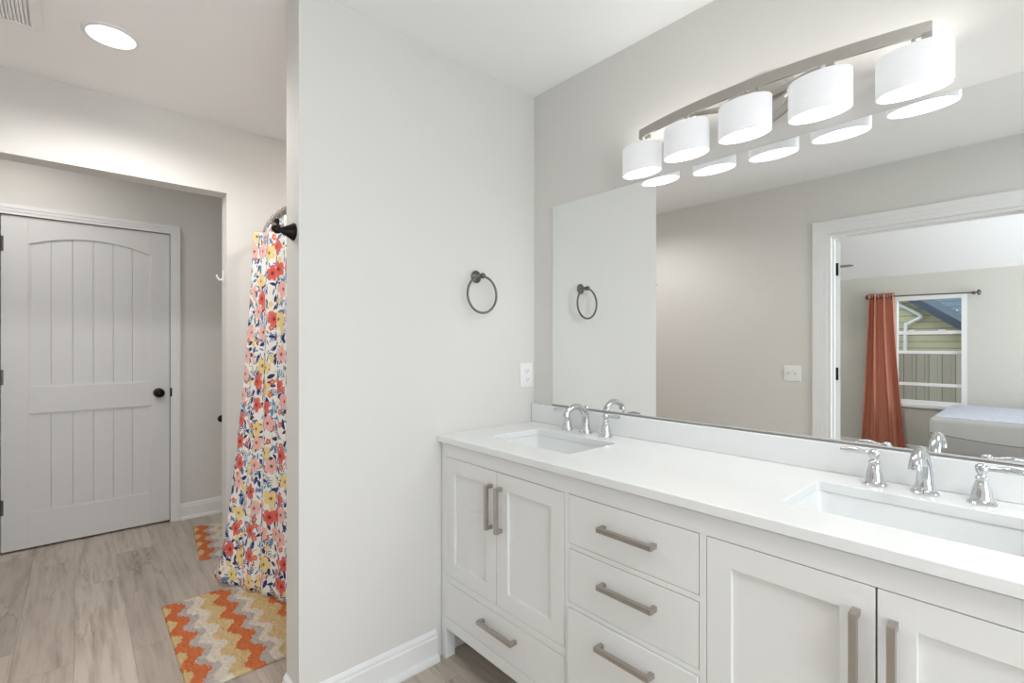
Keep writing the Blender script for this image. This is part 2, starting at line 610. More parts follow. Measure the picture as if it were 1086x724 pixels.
# ------------------------------------------------------------------ structure
struct(MB().box(XB - 0.12, XR + 0.12, YF2 - 0.12, 0.12, -0.06, 0).build('floor', M['floor'], origin=(0, 0, 0)))
struct(MB().box(XB - 0.12, XR + 0.12, YO2, 0.12, H, H + 0.08).build('ceiling', M['ceil'], origin=(0, 0, H)))
struct(MB().box(XB - 0.12, XR + 0.12, 0, 0.12, 0, H).build('wall_back', M['paint']))
struct(MB().box(XP0, 0, YP, 0, 0, H).build('wall_left', M['paint']))
w = MB()
w.box(XA2, XA, -1.026, 0, 0, H)
w.box(XA2, XA, -2.15, -1.026, 2.075, H)
w.box(XA2, XA, YO, -2.15, 0, H)
struct(w.build('wall_far_left', M['paint']))
w = MB()
RY0, RY1, RZ0, RZ1 = -2.05, -0.25, 0.25, 2.10
w.box(XR, XR + 0.12, YF2, -4.80, 0, H); w.box(XR, XR + 0.12, -3.20, RY0, 0, H); w.box(XR, XR + 0.12, RY1, 0, 0, H)
w.box(XR, XR + 0.12, -4.80, -3.20, 0, RZ0); w.box(XR, XR + 0.12, -4.80, -3.20, RZ1, H)
w.box(XR, XR + 0.12, RY0, RY1, 0, RZ0); w.box(XR, XR + 0.12, RY0, RY1, RZ1, H)
struct(w.build('wall_right', M['paint']))
for nm, y0, y1 in (('added_window_2', RY0, RY1), ('added_window_3', -4.80, -3.20)):  # unseen windows, added to let the side fill lights in
    ym = (y0 + y1) / 2
    w = MB()
    w.plate([(y0, RZ0), (y1, RZ0), (y1, RZ1), (y0, RZ1)], [[(a + 0.05, RZ0 + 0.05), (b - 0.05, RZ0 + 0.05), (b - 0.05, RZ1 - 0.05), (a + 0.05, RZ1 - 0.05)] for a, b in ((y0, ym + 0.02), (ym - 0.02, y1))], YZ, XR + 0.02, XR + 0.09)
    wo = struct(w.build(nm, M['trim']))
    for a, b in ((y0, ym), (ym, y1)):
        w = MB(); w.box(XR + 0.05, XR + 0.055, a + 0.03, b - 0.03, RZ0 + 0.04, RZ1 - 0.04); w.build('pane', M['glass'], wo)
# toilet room back wall with a hole for the door
D_Y0, D_Y1, D_Z = -1.968, -1.142, 2.034
w = MB()
w.box(XB - 0.12, XB, YO, D_Y0 - 0.004, 0, H); w.box(XB - 0.12, XB, D_Y1 + 0.004, 0, 0, H)
w.box(XB - 0.12, XB, D_Y0 - 0.004, D_Y1 + 0.004, D_Z + 0.006, H)
w.box(XB - 0.12, XB - 0.10, D_Y0 - 0.004, D_Y1 + 0.004, 0, D_Z + 0.006)
struct(w.build('wall_toilet_back', M['paint']))
struct(MB().box(XB, XA2, -0.50, -0.40, 0, H).build('wall_toilet_right', M['paint']))
# opposite wall with the bedroom doorway
DX0, DX1, DZ = 0.605, 1.62, 2.03
w = MB()
w.box(XB - 0.12, DX0, YO2, YO, 0, H); w.box(DX1, XR, YO2, YO, 0, H); w.box(DX0, DX1, YO2, YO, DZ, H)
struct(w.build('wall_front', M['paint']))


# mouldings
def base_profile(t):
    return [(0, 0), (t, 0), (t, 0.088), (t * 0.72, 0.094), (t * 0.72, 0.104), (t * 0.35, 0.112), (0, 0.116)]


def baseboard_x(name, x, sgn, y0, y1):
    """on a wall that faces +-x, running along y, with a shoe moulding"""
    b = MB()
    b.prism(base_profile(0.015), lambda a, z, d: (x + sgn * a, d, z), y0, y1)
    sh = [(0.015, 0), (0.033, 0), (0.032, 0.010), (0.028, 0.018), (0.021, 0.022), (0.015, 0.023)]
    b.prism(sh, lambda a, z, d: (x + sgn * a, d, z), y0, y1)
    return struct(b.build(name, M['trim']))


def baseboard_y(name, y, sgn, x0, x1, mat='trim'):
    b = MB()
    b.prism(base_profile(0.015), lambda a, z, d: (d, y + sgn * a, z), x0, x1)
    return struct(b.build(name, M[mat]))


baseboard_x('baseboard_left', 0.0, 1, YP, -0.555)
baseboard_y('baseboard_left_end', YP, -1, XP0, 0.0)
baseboard_x('baseboard_toilet', XB, 1, D_Y1 + 0.062, -0.50)
baseboard_y('baseboard_front', YO, 1, XA, DX0 - 0.092)
baseboard_y('baseboard_bedroom', YF2, 1, -1.6, XR)


def casing(name, fn, a0, a1, top, w, proud, base=0.0):
    """door casing: two legs and a head with a stepped profile; fn(a, z, d): d is out of the wall"""
    c = MB()
    for (w0, w1, d) in ((0.0, w * 0.30, proud * 0.62), (w * 0.30, w * 0.62, proud * 0.82), (w * 0.62, w, proud)):
        outer = [(a0 - w1, base), (a0 - w1, top + w1), (a1 + w1, top + w1), (a1 + w1, base), (a1 + w0, base), (a1 + w0, top + w0), (a0 - w0, top + w0), (a0 - w0, base)]
        c.prism(outer, fn, 0.0, d)
    return struct(c.build(name, M['trim']))


casing_1 = casing('trim_1', lambda a, z, d: (XB + d, a, z), D_Y0 - 0.003, D_Y1 + 0.003, D_Z + 0.004, 0.058, 0.019)
casing('trim_2', lambda a, z, d: (a, YO + d, z), DX0 - 0.004, DX1 + 0.004, DZ + 0.004, 0.088, 0.020)
casing('trim_3', lambda a, z, d: (a, YO2 - d, z), DX0 - 0.004, DX1 + 0.004, DZ + 0.004, 0.088, 0.020)
# jamb lining and stop of the bedroom doorway
j = MB()
j.prism([(DX0, 0), (DX0, DZ), (DX1, DZ), (DX1, 0), (DX1 - 0.016, 0), (DX1 - 0.016, DZ - 0.016), (DX0 + 0.016, DZ - 0.016), (DX0 + 0.016, 0)], XZ, YO2, YO)
j.prism([(DX0 + 0.016, 0), (DX0 + 0.016, DZ - 0.016), (DX1 - 0.016, DZ - 0.016), (DX1 - 0.016, 0), (DX1 - 0.027, 0), (DX1 - 0.027, DZ - 0.027), (DX0 + 0.027, DZ - 0.027), (DX0 + 0.027, 0)], XZ, YO2 + 0.042, YO2 + 0.075)
jamb = struct(j.build('trim_4', M['trim']))

# ------------------------------------------------------------------ panelled door of the toilet room
dr = MB()
xf = XB - 0.006                       # face of the stiles
PY0, PY1 = -1.863 + 0.012, -1.249     # panel field
dr.box(xf - 0.040, xf - 0.024, D_Y0, D_Y1, 0.012, D_Z)
dr.box(xf - 0.020, xf, D_Y0, PY0, 0.012, D_Z, 0.0015)
dr.box(xf - 0.020, xf, PY1, D_Y1, 0.012, D_Z, 0.0015)
dr.box(xf - 0.020, xf, PY0, PY1, 0.012, 0.224, 0.0015)
dr.box(xf - 0.020, xf, PY0, PY1, 0.832, 0.995, 0.0015)
arch = [(PY0, D_Z), (PY1, D_Z)]
for k in range(25):
    s = k / 24
    y = PY1 + (PY0 - PY1) * s
    arch.append((y, 1.872 + 0.062 * (1 - (2 * s - 1) ** 2)))
dr.prism(arch, YZ, xf - 0.020, xf)
n = 6
pw = (PY1 - PY0) / n
for k in range(n):
    dr.box(xf - 0.026, xf - 0.0115, PY0 + k * pw + 0.0004, PY0 + (k + 1) * pw - 0.0004, 0.20, 2.0, 0.0026, 1)
# sticking around the two panels
for (z0, z1) in ((0.224, 0.832),):
    dr.prism([(PY0, z0), (PY1, z0), (PY1 - 0.008, z0 + 0.008), (PY0 + 0.008, z0 + 0.008)], YZ, xf - 0.020, xf - 0.006)
    dr.prism([(PY0, z1), (PY1, z1), (PY1 - 0.008, z1 - 0.008), (PY0 + 0.008, z1 - 0.008)], YZ, xf - 0.020, xf - 0.006)
dr.prism([(PY0, 0.995), (PY1, 0.995), (PY1 - 0.008, 1.003), (PY0 + 0.008, 1.003)], YZ, xf - 0.020, xf - 0.006)
for (ya, yb) in ((PY0, PY0 + 0.008), (PY1 - 0.008, PY1)):
    dr.box(xf - 0.020, xf - 0.004, ya, yb, 0.224, 0.832); dr.box(xf - 0.020, xf - 0.004, ya, yb, 0.995, 1.876)
door1 = struct(dr.build('door_1', M['door']))
k = MB()
ky, kz = -1.205, 0.918
k.lathe([(0.0, 0.0), (0.032, 0.0), (0.032, 0.004), (0.027, 0.008), (0.012, 0.011), (0.010, 0.030), (0.016, 0.036), (0.027, 0.042), (0.031, 0.052), (0.028, 0.062), (0.016, 0.069), (0.0, 0.071)], (xf, ky, kz), 'x')
k.build('door_knob', M['bronze'], door1, 40, label='dark bronze round knob')
k = MB()
k.box(XB + 0.002, XB + 0.0135, D_Y1 + 0.0028, D_Y1 + 0.0125, kz - 0.030, kz + 0.030, 0.001)
k.build('strike_plate', M['bronze'], casing_1, 40, label='dark bronze strike plate')
for hz in (0.28, 1.06, 1.86):
    k = MB()
    k.lathe([(0, 0), (0.008, 0), (0.008, 0.09), (0, 0.09)], (xf + 0.006, D_Y0 - 0.004, hz - 0.045), 'z', 12)
    k.box(xf - 0.003, xf + 0.002, D_Y0, D_Y0 + 0.012, hz - 0.045, hz + 0.045)
    k.build('hinge', M['pewter'], door1, 40, label='dark metal hinge')

# ------------------------------------------------------------------ bedroom shell
bz = 2.045
w = MB()
WX0, WX1, WZ0, WZ1 = 0.43, 1.065, 0.575, 1.80
w.box(-1.72, WX0, YF2 - 0.12, YF2, 0, H); w.box(WX1, XR + 0.12, YF2 - 0.12, YF2, 0, H)
w.box(WX0, WX1, YF2 - 0.12, YF2, 0, WZ0); w.box(WX0, WX1, YF2 - 0.12, YF2, WZ1, H)
struct(w.build('wall_bedroom_far', M['bedpaint']))
struct(MB().box(-1.72, -1.60, YF2, YO2, 0, H).build('wall_bedroom_left', M['bedpaint']))
w = MB()
w.prism([(YO2, H), (-4.55, H), (YF2 - 0.12, bz - 0.055), (YF2 - 0.12, H + 0.08), (YO2, H + 0.08)], YZ, -1.72, XR + 0.12)
struct(w.build('ceiling_bedroom', M['ceil']))

# bedroom window: frame, sashes, rails, panes
yw = YF2 - 0.05
w = MB()
fr = 0.045
w.plate([(WX0, WZ0), (WX1, WZ0), (WX1, WZ1), (WX0, WZ1)], [[(WX0 + fr, WZ0 + fr), (WX1 - fr, WZ0 + fr), (WX1 - fr, WZ1 - fr), (WX0 + fr, WZ1 - fr)]], XZ, yw - 0.04, yw + 0.05)
win = struct(w.build('window_1', M['plastic']))
w = MB(); w.box(WX0 - 0.03, WX1 + 0.03, YF2 + 0.001, YF2 + 0.035, WZ0 - 0.03, WZ0 + 0.004, 0.004); w.build('window_sill', M['trim'], win)
for z, hgt, y in ((1.385, 0.038, yw), (1.165, 0.034, yw - 0.012), (0.805, 0.034, yw + 0.012)):
    w = MB(); w.box(WX0 + fr, WX1 - fr, y - 0.012, y + 0.012, z - hgt / 2, z + hgt / 2, 0.003)
    w.build('window_rail', M['plastic'], win)
for xq in (0.60, 0.86):
    w = MB(); w.box(xq - 0.03, xq + 0.03, yw + 0.011, yw + 0.03, 1.402, 1.416, 0.003); w.build('sash_lock', M['plastic'], win)
for (za, zb) in ((WZ0 + fr, 0.79), (0.82, 1.15), (1.18, 1.37), (1.40, WZ1 - fr)):
    w = MB(); w.box(WX0 + fr, WX1 - fr, yw - 0.022, yw - 0.018, za, zb); w.build('pane', M['glass'], win)

# ------------------------------------------------------------------ vanity cabinet
VX0, VX1, VYF, VYB, VTOP = 0.004, 1.800, -0.530, -0.008, 0.868
van = thing('vanity_cabinet', ((VX0 + VX1) / 2, -0.27, 0), 'long white double-sink bathroom vanity with shaker doors and nickel bar pulls', 'vanity')
c = MB()
B_ = 0.0015
for x0, x1 in ((VX0, VX0 + 0.030), (VX1 - 0.030, VX1)):
    c.box(x0, x1, VYF, VYF + 0.045, 0.0, VTOP, B_)             # front legs / stiles
    c.box(x0, x1, VYB - 0.045, VYB, 0.0, VTOP, B_)             # back legs
    c.box(x0 + 0.004, x1 - 0.004, VYF + 0.044, VYB - 0.044, 0.125, VTOP)   # side panels
cols = [(0.034, 0.668), (0.684, 1.094), (1.111, 1.770)]
c.box(0.033, 1.771, VYF, VYF + 0.022, 0.8115, VTOP - 0.0065, B_)  # top rail
c.box(0.033, 1.771, VYF, VYF + 0.022, 0.125, 0.1705, B_)        # bottom rail
for x0, x1 in ((0.668, 0.684), (1.094, 1.111)):
    c.box(x0, x1, VYF, VYF + 0.022, 0.168, 0.813, B_)
for x0, x1 in (cols[0], cols[2]):
    c.box(x0 - 0.001, x1 + 0.001, VYF, VYF + 0.022, 0.313, 0.340, B_)
c.box(0.683, 1.095, VYF, VYF + 0.022, 0.649, 0.6635, B_)
c.box(0.683, 1.095, VYF, VYF + 0.022, 0.473, 0.487, B_)
c.box(0.030, 1.774, VYF + 0.022, VYB - 0.003, 0.128, 0.146)     # floor panel
c.box(0.030, 1.774, VYB - 0.010, VYB - 0.002, 0.146, 0.84)      # back panel
c.build('carcass', M['cab'], van)
G = 0.0016


def pull(parent, cx, cz, length, vertical, front):
    h = MB()
    s = 0.0065
    L = length / 2
    y0, y1 = front - 0.031, front - 0.031 + 2 * s
    if vertical:
        h.box(cx - s, cx + s, y0, y1, cz - L, cz + L, 0.0008)
        for q in (-1, 1): h.box(cx - s, cx + s, y1 - 0.002, front + 0.001, cz + q * (L - s) - s, cz + q * (L - s) + s, 0.0008)
    else:
        h.box(cx - L, cx + L, y0, y1, cz - s, cz + s, 0.0008)
        for q in (-1, 1): h.box(cx + q * (L - s) - s, cx + q * (L - s) + s, y1 - 0.002, front + 0.001, cz - s, cz + s, 0.0008)
    h.build('handle', M['nickel'], parent, label='brushed nickel bar pull')


def door(x0, x1, z0, z1, hx):
    x0 += G; x1 -= G; z0 += G; z1 -= G
    d = MB()
    st = 0.057
    d.box(x0, x0 + st, VYF, VYF + 0.020, z0, z1, 0.001); d.box(x1 - st, x1, VYF, VYF + 0.020, z0, z1, 0.001)
    d.box(x0 + st - 0.001, x1 - st + 0.001, VYF, VYF + 0.020, z0, z0 + st, 0.001); d.box(x0 + st - 0.001, x1 - st + 0.001, VYF, VYF + 0.020, z1 - st, z1, 0.001)
    d.box(x0 + st - 0.004, x1 - st + 0.004, VYF + 0.010, VYF + 0.017, z0 + st - 0.004, z1 - st + 0.004)
    o = d.build('door', M['cab'], van)
    pull(o, hx, 0.683, 0.158, True, VYF)


def drawer(x0, x1, z0, z1, hx, hz, hl, out=0.0):
    d = MB()
    d.box(x0 + G, x1 - G, VYF - out, VYF - out + 0.020, z0 + G, z1 - G, 0.001)
    d.box(x0 + 0.02, x1 - 0.02, VYF - out + 0.019, VYF + 0.42, z0 + 0.012, z0 + 0.05)      # drawer box behind the front
    o = d.build('drawer', M['cab'], van)
    pull(o, hx, hz, hl, False, VYF - out)


door(0.034, 0.3485, 0.340, 0.8115, 0.320); door(0.3485, 0.668, 0.340, 0.8115, 0.374)
door(1.111, 1.4355, 0.340, 0.8115, 1.405); door(1.4355, 1.770, 0.340, 0.8115, 1.462)
drawer(0.034, 0.668, 0.1705, 0.313, 0.362, 0.258, 0.185)
drawer(1.111, 1.770, 0.1705, 0.313, 1.44, 0.258, 0.185)
drawer(0.684, 1.094, 0.6635, 0.8115, 0.896, 0.746, 0.172)
drawer(0.684, 1.094, 0.487, 0.649, 0.896, 0.586, 0.172)
drawer(0.684, 1.094, 0.1705, 0.473, 0.893, 0.418, 0.172, out=0.007)

# ------------------------------------------------------------------ worktop, backsplash, sinks
S1, S2 = 0.373, 1.440
SH = 0.208
SY0, SY1 = -0.412, -0.146
top = MB()
holes = [rrect(s - SH, s + SH, SY0, SY1, 0.012) for s in (S1, S2)]
top.plate([(0.001, -0.549), (1.815, -0.549), (1.815, -0.001), (0.001, -0.001)], holes, XY, 0.8685, 0.8935)
ct = top.build('countertop', M['quartz'])
bv = ct.modifiers.new('edge', 'BEVEL'); bv.width = 0.0018; bv.segments = 2; bv.limit_method = 'ANGLE'; bv.angle_limit = math.radians(60)
tag(ct, 'long white quartz countertop lying on the double vanity', 'countertop')
b = MB(); b.box(0.0015, 1.815, -0.021, -0.001, 0.8938, 0.977, 0.0015); b.build('backsplash', M['quartz'], ct)


def sink(cx, label):
    s = MB()
    def ring(dx, y0, y1, z, r): return [(px, py, z) for px, py in rrect(cx - dx, cx + dx, y0, y1, r)]
    a, y0, y1 = SH + 0.006, SY0 - 0.006, SY1 + 0.006
    loops = [ring(a + 0.02, y0 - 0.02, y1 + 0.02, 0.860, 0.03), ring(a + 0.02, y0 - 0.02, y1 + 0.02, 0.868, 0.03), ring(a, y0, y1, 0.868, 0.026),
             ring(a - 0.002, y0 + 0.002, y1 - 0.002, 0.862, 0.026), ring(a - 0.008, y0 + 0.008, y1 - 0.008, 0.79, 0.03), ring(a - 0.014, y0 + 0.014, y1 - 0.014, 0.765, 0.036),
             ring(a - 0.03, y0 + 0.03, y1 - 0.03, 0.748, 0.04), ring(a - 0.06, y0 + 0.055, y1 - 0.055, 0.742, 0.035), ring(0.03, (y0 + y1) / 2 - 0.03, (y0 + y1) / 2 + 0.03, 0.738, 0.028)]
    s.loft(loops, cap0=False, cap1=True)
    o = s.build('sink', M['porcelain'], None, 50)
    tag(o, label, 'sink', 'undermount sinks of the vanity')
    d = MB(); d.lathe([(0, 0), (0.024, 0), (0.022, 0.004), (0.014, 0.006), (0.0, 0.007)], (cx, (y0 + y1) / 2, 0.7385), 'z')
    d.build('drain', M['chrome'], o, 40, label='chrome drain')


sink(S1, 'white rectangular undermount sink near the towel ring wall')
sink(S2, 'white rectangular undermount sink in front of the curtain reflection')


# ------------------------------------------------------------------ faucets
def make_faucet(cx, cy):
    z = 0.8937
    f = thing('faucet', (cx, cy, z), '', 'faucet', 'chrome widespread faucets on the countertop')
    s = MB()
    s.lathe([(0, 0), (0.028, 0), (0.0285, 0.004), (0.024, 0.008), (0.0205, 0.014), (0.0195, 0.022), (0.0, 0.024)], (cx, cy, z), 'z')
    s.tube([(cx, cy, z + 0.012), (cx, cy, z + 0.045), (cx, cy - 0.006, z + 0.076), (cx, cy - 0.028, z + 0.103), (cx, cy - 0.062, z + 0.114), (cx, cy - 0.096, z + 0.107),
            (cx, cy - 0.118, z + 0.094), (cx, cy - 0.124, z + 0.078)], [0.0185, 0.0160, 0.0140, 0.0125, 0.0118, 0.0118, 0.0124, 0.0140], 20, 5)
    s.build('spout', M['chrome'], f, 50)
    for q in (-1, 1):
        hx = cx + q * 0.101
        h = MB()
        h.lathe([(0, 0), (0.026, 0), (0.0265, 0.003), (0.022, 0.007), (0.0195, 0.012), (0.0185, 0.022), (0.0165, 0.034), (0.0135, 0.046), (0.0105, 0.054), (0.0125, 0.057), (0.0125, 0.060),
                 (0.0085, 0.063), (0.0075, 0.068), (0.0105, 0.072), (0.0125, 0.079), (0.0115, 0.086), (0.006, 0.091), (0.0, 0.092)], (hx, cy, z), 'z', 24)
        ho = h.build('handle', M['chrome'], f, 50)
        l = MB()
        l.tube([(hx + q * 0.006, cy, z + 0.080), (hx + q * 0.016, cy, z + 0.081), (hx + q * 0.030, cy - 0.002, z + 0.083), (hx + q * 0.045, cy - 0.004, z + 0.084), (hx + q * 0.062, cy - 0.006, z + 0.083), (hx + q * 0.071, cy - 0.007, z + 0.082), (hx + q * 0.074, cy - 0.007, z + 0.082)],
               [0.0055, 0.0050, 0.0062, 0.0080, 0.0068, 0.0050, 0.002], 14, 4)
        l.build('lever', M['chrome'], ho, 60)
    return f


f1 = make_faucet(S1, -0.070)
f1['label'] = 'chrome two-lever faucet at the sink near the towel ring wall'
f2 = copy_tree(f1)
f2.location = (S2 + 0.004, -0.078, f1.location.z)
f2['label'] = 'chrome two-lever faucet at the sink below the bedroom reflection'

# ------------------------------------------------------------------ mirror
mr = thing('mirror', (0.96, -0.003, 0.979), 'large frameless wall mirror above the vanity backsplash', 'mirror')
g = MB(); g.box(0.1255, 1.79, -0.0065, -0.0012, 0.9835, 1.888); g.build('glass', M['mirror'], mr)
g = MB(); g.box(0.1255, 1.79, -0.0100, -0.0068, 0.979, 0.986, 0.0006); g.box(0.1255, 1.79, -0.0100, -0.0012, 0.9785, 0.9815); g.build('channel', simple('pale_channel_metal', (196, 195, 192), 0.45, 0.0), mr, label='thin metal channel along the lower edge')

# ------------------------------------------------------------------ vanity light
LX = [0.638 + 0.1959 * i for i in range(5)]
LC = LX[2]
ly = lambda x: -0.070 - 0.0497 * (1 - ((x - LC) / 0.3918) ** 2)
vl = thing('vanity_light', (LC, -0.002, 1.888), 'curved satin nickel five-lamp vanity light above the mirror', 'light fixture')
p = MB()
el = lambda a, bb, n=48: [(LC + a * math.cos(2 * PI * i / n), 2.035 + bb * math.sin(2 * PI * i / n)) for i in range(n)]
lp = []
for a, bb, y in ((0.112, 0.082, -0.0015), (0.112, 0.082, -0.008), (0.106, 0.076, -0.014), (0.092, 0.062, -0.016), (0.088, 0.058, -0.022), (0.070, 0.042, -0.028), (0.02, 0.012, -0.030)):
    lp.append([(x, y, z) for x, z in el(a, bb)])
p.loft(lp)
p.build('backplate', M['satin'], vl, 40)
p = MB()
N = 40
xs = [0.6265 + (1.4560 - 0.6265) * i / N for i in range(N + 1)]
poly = [(x, ly(x) - 0.004) for x in xs] + [(x, ly(x) + 0.004) for x in reversed(xs)]
p.prism(poly, XY, 2.024, 2.056)
p.build('bar', M['satin'], vl)
p = MB()
xs = [LC - 0.21 + 0.42 * i / N for i in range(N + 1)]
ya = lambda x: -0.026 + (ly(LC + 0.21) + 0.026) * (abs((x - LC) / 0.21)) ** 2.0
poly = [(x, ya(x) - 0.003) for x in xs] + [(x, ya(x) + 0.003) for x in reversed(xs)]
p.prism(poly, XY, 2.026, 2.042)
p.build('arm', M['satin'], vl)
for x in LX:
    y = ly(x)
    a, b = 0.0778, 0.0470
    e = lambda s, t, z: [(x + s * math.cos(2 * PI * i / 40), y + t * math.sin(2 * PI * i / 40), z) for i in range(40)]
    q = MB()
    q.loft([e(a - 0.003, b - 0.003, 1.8925), e(a, b, 1.892), e(a, b, 1.991), e(a - 0.003, b - 0.003, 1.9945), e(0.044, 0.030, 1.995), e(0.044, 0.030, 1.9925), e(a - 0.005, b - 0.005, 1.992), e(a - 0.003, b - 0.003, 1.989), e(a - 0.003, b - 0.003, 1.8925)], False, False)
    so = q.build('shade', M['shade'], vl, 50, label='white linen-textured oval glass shade')
    q = MB()
    q.lathe([(0, 0), (0.013, 0), (0.022, 0.004), (0.027, 0.014), (0.029, 0.026), (0.026, 0.040), (0.017, 0.056), (0.012, 0.062), (0.012, 0.066), (0, 0.067)], (x, y, 1.926), 'z', 18)
    q.build('bulb', M['bulb'], so, 50, label='glowing bulb inside the shade')
    q = MB()
    q.lathe([(0, 0), (0.017, 0), (0.017, 0.010), (0.010, 0.013), (0.010, 0.018), (0.0, 0.018)], (x, y, 1.9925), 'z', 20)
    q.box(x - 0.040, x + 0.040, y - 0.004, y + 0.004, 1.9955, 2.0005, 0.001)
    q.box(x - 0.0045, x + 0.0045, y - 0.003, y + 0.003, 2.009, 2.027)
    q.box(x + 0.016, x + 0.036, y - 0.0055, y + 0.0055, 2.010, 2.027, 0.001)
    q.box(x + 0.022, x + 0.030, y - 0.003, y + 0.003, 1.999, 2.012)
    q.build('holder', M['satin'], vl, 40)

# ------------------------------------------------------------------ towel ring, hook, outlet, switches
ty, tz = -0.353, 1.548
tr_ = thing('towel_ring', (0.0, ty, tz), 'round dark pewter towel ring on the wall left of the mirror', 'towel ring')
p = MB()
p.lathe([(0, 0.0005), (0.0265, 0.0005), (0.027, 0.004), (0.024, 0.007), (0.020, 0.008), (0.018, 0.011), (0.010, 0.014), (0.0085, 0.030), (0.009, 0.034), (0.0, 0.036)], (0, ty, tz), 'x')
p.build('mount', M['pewter'], tr_, 40)
p = MB()
p.tube([(0.034, ty, tz - 0.001), (0.040, ty, tz), (0.046, ty, tz), (0.052, ty, tz), (0.058, ty, tz), (0.061, ty, tz)], [0.007, 0.0105, 0.0125, 0.0125, 0.009, 0.002], 16, 3)
p.build('knob', M['pewter'], tr_, 60)
p = MB(); p.torus((0.046, ty, tz - 0.079), 0.0775, 0.0050, 'x'); p.build('ring', M['pewter'], tr_, 180)

hx, hz = -0.047, 1.636
rh = thing('robe_hook', (hx, YP, hz), 'dark bronze hook on the end of the towel ring wall beside the floral curtain', 'hook')
p = MB()
p.lathe([(0, 0.0005), (0.0290, 0.0005), (0.0295, 0.005), (0.026, 0.009), (0.021, 0.018), (0.014, 0.032), (0.010, 0.040), (0.0085, 0.046), (0, 0.047)], (hx, YP, hz), '-y')
p.build('mount', M['bronze'], rh, 40)
p = MB()
p.tube([(hx, YP - 0.042, hz), (hx, YP - 0.048, hz - 0.003), (hx, YP - 0.054, hz - 0.002), (hx, YP - 0.059, hz + 0.003)], [0.007, 0.0095, 0.0120, 0.011], 14, 4)
p.ball((hx, YP - 0.059, hz + 0.003), 0.0125)
p.tube([(hx, YP - 0.046, hz), (hx, YP - 0.050, hz + 0.014), (hx, YP - 0.054, hz + 0.026)], [0.006, 0.005, 0.006], 12, 4)
p.ball((hx, YP - 0.054, hz + 0.028), 0.0085)
p.build('hook', M['bronze'], rh, 60)


def wall_plate(name, fn, ca, cz, w, h, label, cat, sockets):
    """cover plate; fn(a, z, d) maps along-wall, height, out-of-wall"""
    o = thing(name, fn(ca, cz, 0), label, cat)
    p = MB()
    lo = []
    for ins, d in ((0, 0.0004), (0, 0.003), (0.002, 0.005), (0.004, 0.0056)):
        lo.append([fn(a, z, d) for a, z in rrect(ca - w / 2 + ins, ca + w / 2 - ins, cz - h / 2 + ins, cz + h / 2 - ins, 0.004, 3)])
    p.loft(lo)
    p.build('cover_plate', M['plastic'], o, 30)
    return o


fx = lambda a, z, d: (d, a, z)
ol = wall_plate('electrical_outlet', fx, -0.052, 1.113, 0.080, 0.118, 'white duplex electrical outlet in the corner beside the mirror', 'outlet', 2)
for dz in (0.020, -0.020):
    p = MB()
    p.loft([[fx(a, z, d) for a, z in rrect(-0.052 - 0.017, -0.052 + 0.017, 1.113 + dz - 0.0145, 1.113 + dz + 0.0145, 0.009, 5)] for d in (0.005, 0.0078)])
    ro = p.build('receptacle', M['plastic'], ol, 30)
    p = MB()
    for q in (-0.0062, 0.0062): p.box(0.0072, 0.0082, -0.052 + q - 0.001, -0.052 + q + 0.001, 1.113 + dz - 0.002, 1.113 + dz + 0.007)
    p.lathe([(0, 0), (0.0024, 0), (0.0024, 0.001), (0, 0.001)], (0.0072, -0.052, 1.113 + dz - 0.008), 'x', 10)
    p.build('slot', M['slot'], ro)
fo = lambda a, z, d: (a, YO + d, z)
sw = wall_plate('light_switch', fo, 0.376, 1.040, 0.117, 0.117, 'white double light switch on the wall left of the bedroom doorway', 'light switch', 2)
for q in (-0.023, 0.023):
    p = MB()
    p.box(0.376 + q - 0.005, 0.376 + q + 0.005, YO + 0.005, YO + 0.0065, 1.04 - 0.012, 1.04 + 0.012)
    p.prism([(YO + 0.006, 1.034), (YO + 0.017, 1.050), (YO + 0.015, 1.054), (YO + 0.006, 1.046)], lambda a, z, d: (d, a, z), 0.376 + q - 0.0035, 0.376 + q + 0.0035)
    p.build('toggle', M['plastic'], sw)

# small white hook on the edge of the opening
p = MB()
p.box(-1.412, -1.396, -1.0318, -1.0265, 1.60, 1.665, 0.0015)
p.tube([(-1.404, -1.031, 1.618), (-1.404, -1.044, 1.612), (-1.404, -1.054, 1.622), (-1.404, -1.060, 1.640)], [0.005, 0.0045, 0.0045, 0.005], 10, 4)
o = p.build('adhesive_hook', M['plastic'], None, 40)
tag(o, 'small white plastic hook on the edge of the toilet room opening', 'hook')

# paper holder post on the toilet room wall
wk = thing('paper_holder', (XB, -0.82, 0.698), 'dark bronze knob-ended paper holder low on the grey wall right of the panelled door', 'paper holder')
for yy in (-0.822, -0.672):
    p = MB()
    p.lathe([(0, 0.0005), (0.026, 0.0005), (0.026, 0.005), (0.020, 0.009), (0.010, 0.013), (0.010, 0.050), (0.0, 0.052)], (XB, yy, 0.698), 'x', 20)
    p.ball((XB + 0.058, yy, 0.698), 0.021, (0.8, 1.15, 0.95))
    p.build('post', M['bronze'], wk, 50)
p = MB(); p.tube([(XB + 0.058, -0.805, 0.698), (XB + 0.058, -0.69, 0.698)], 0.008); p.build('roller', M['bronze'], wk, 60)

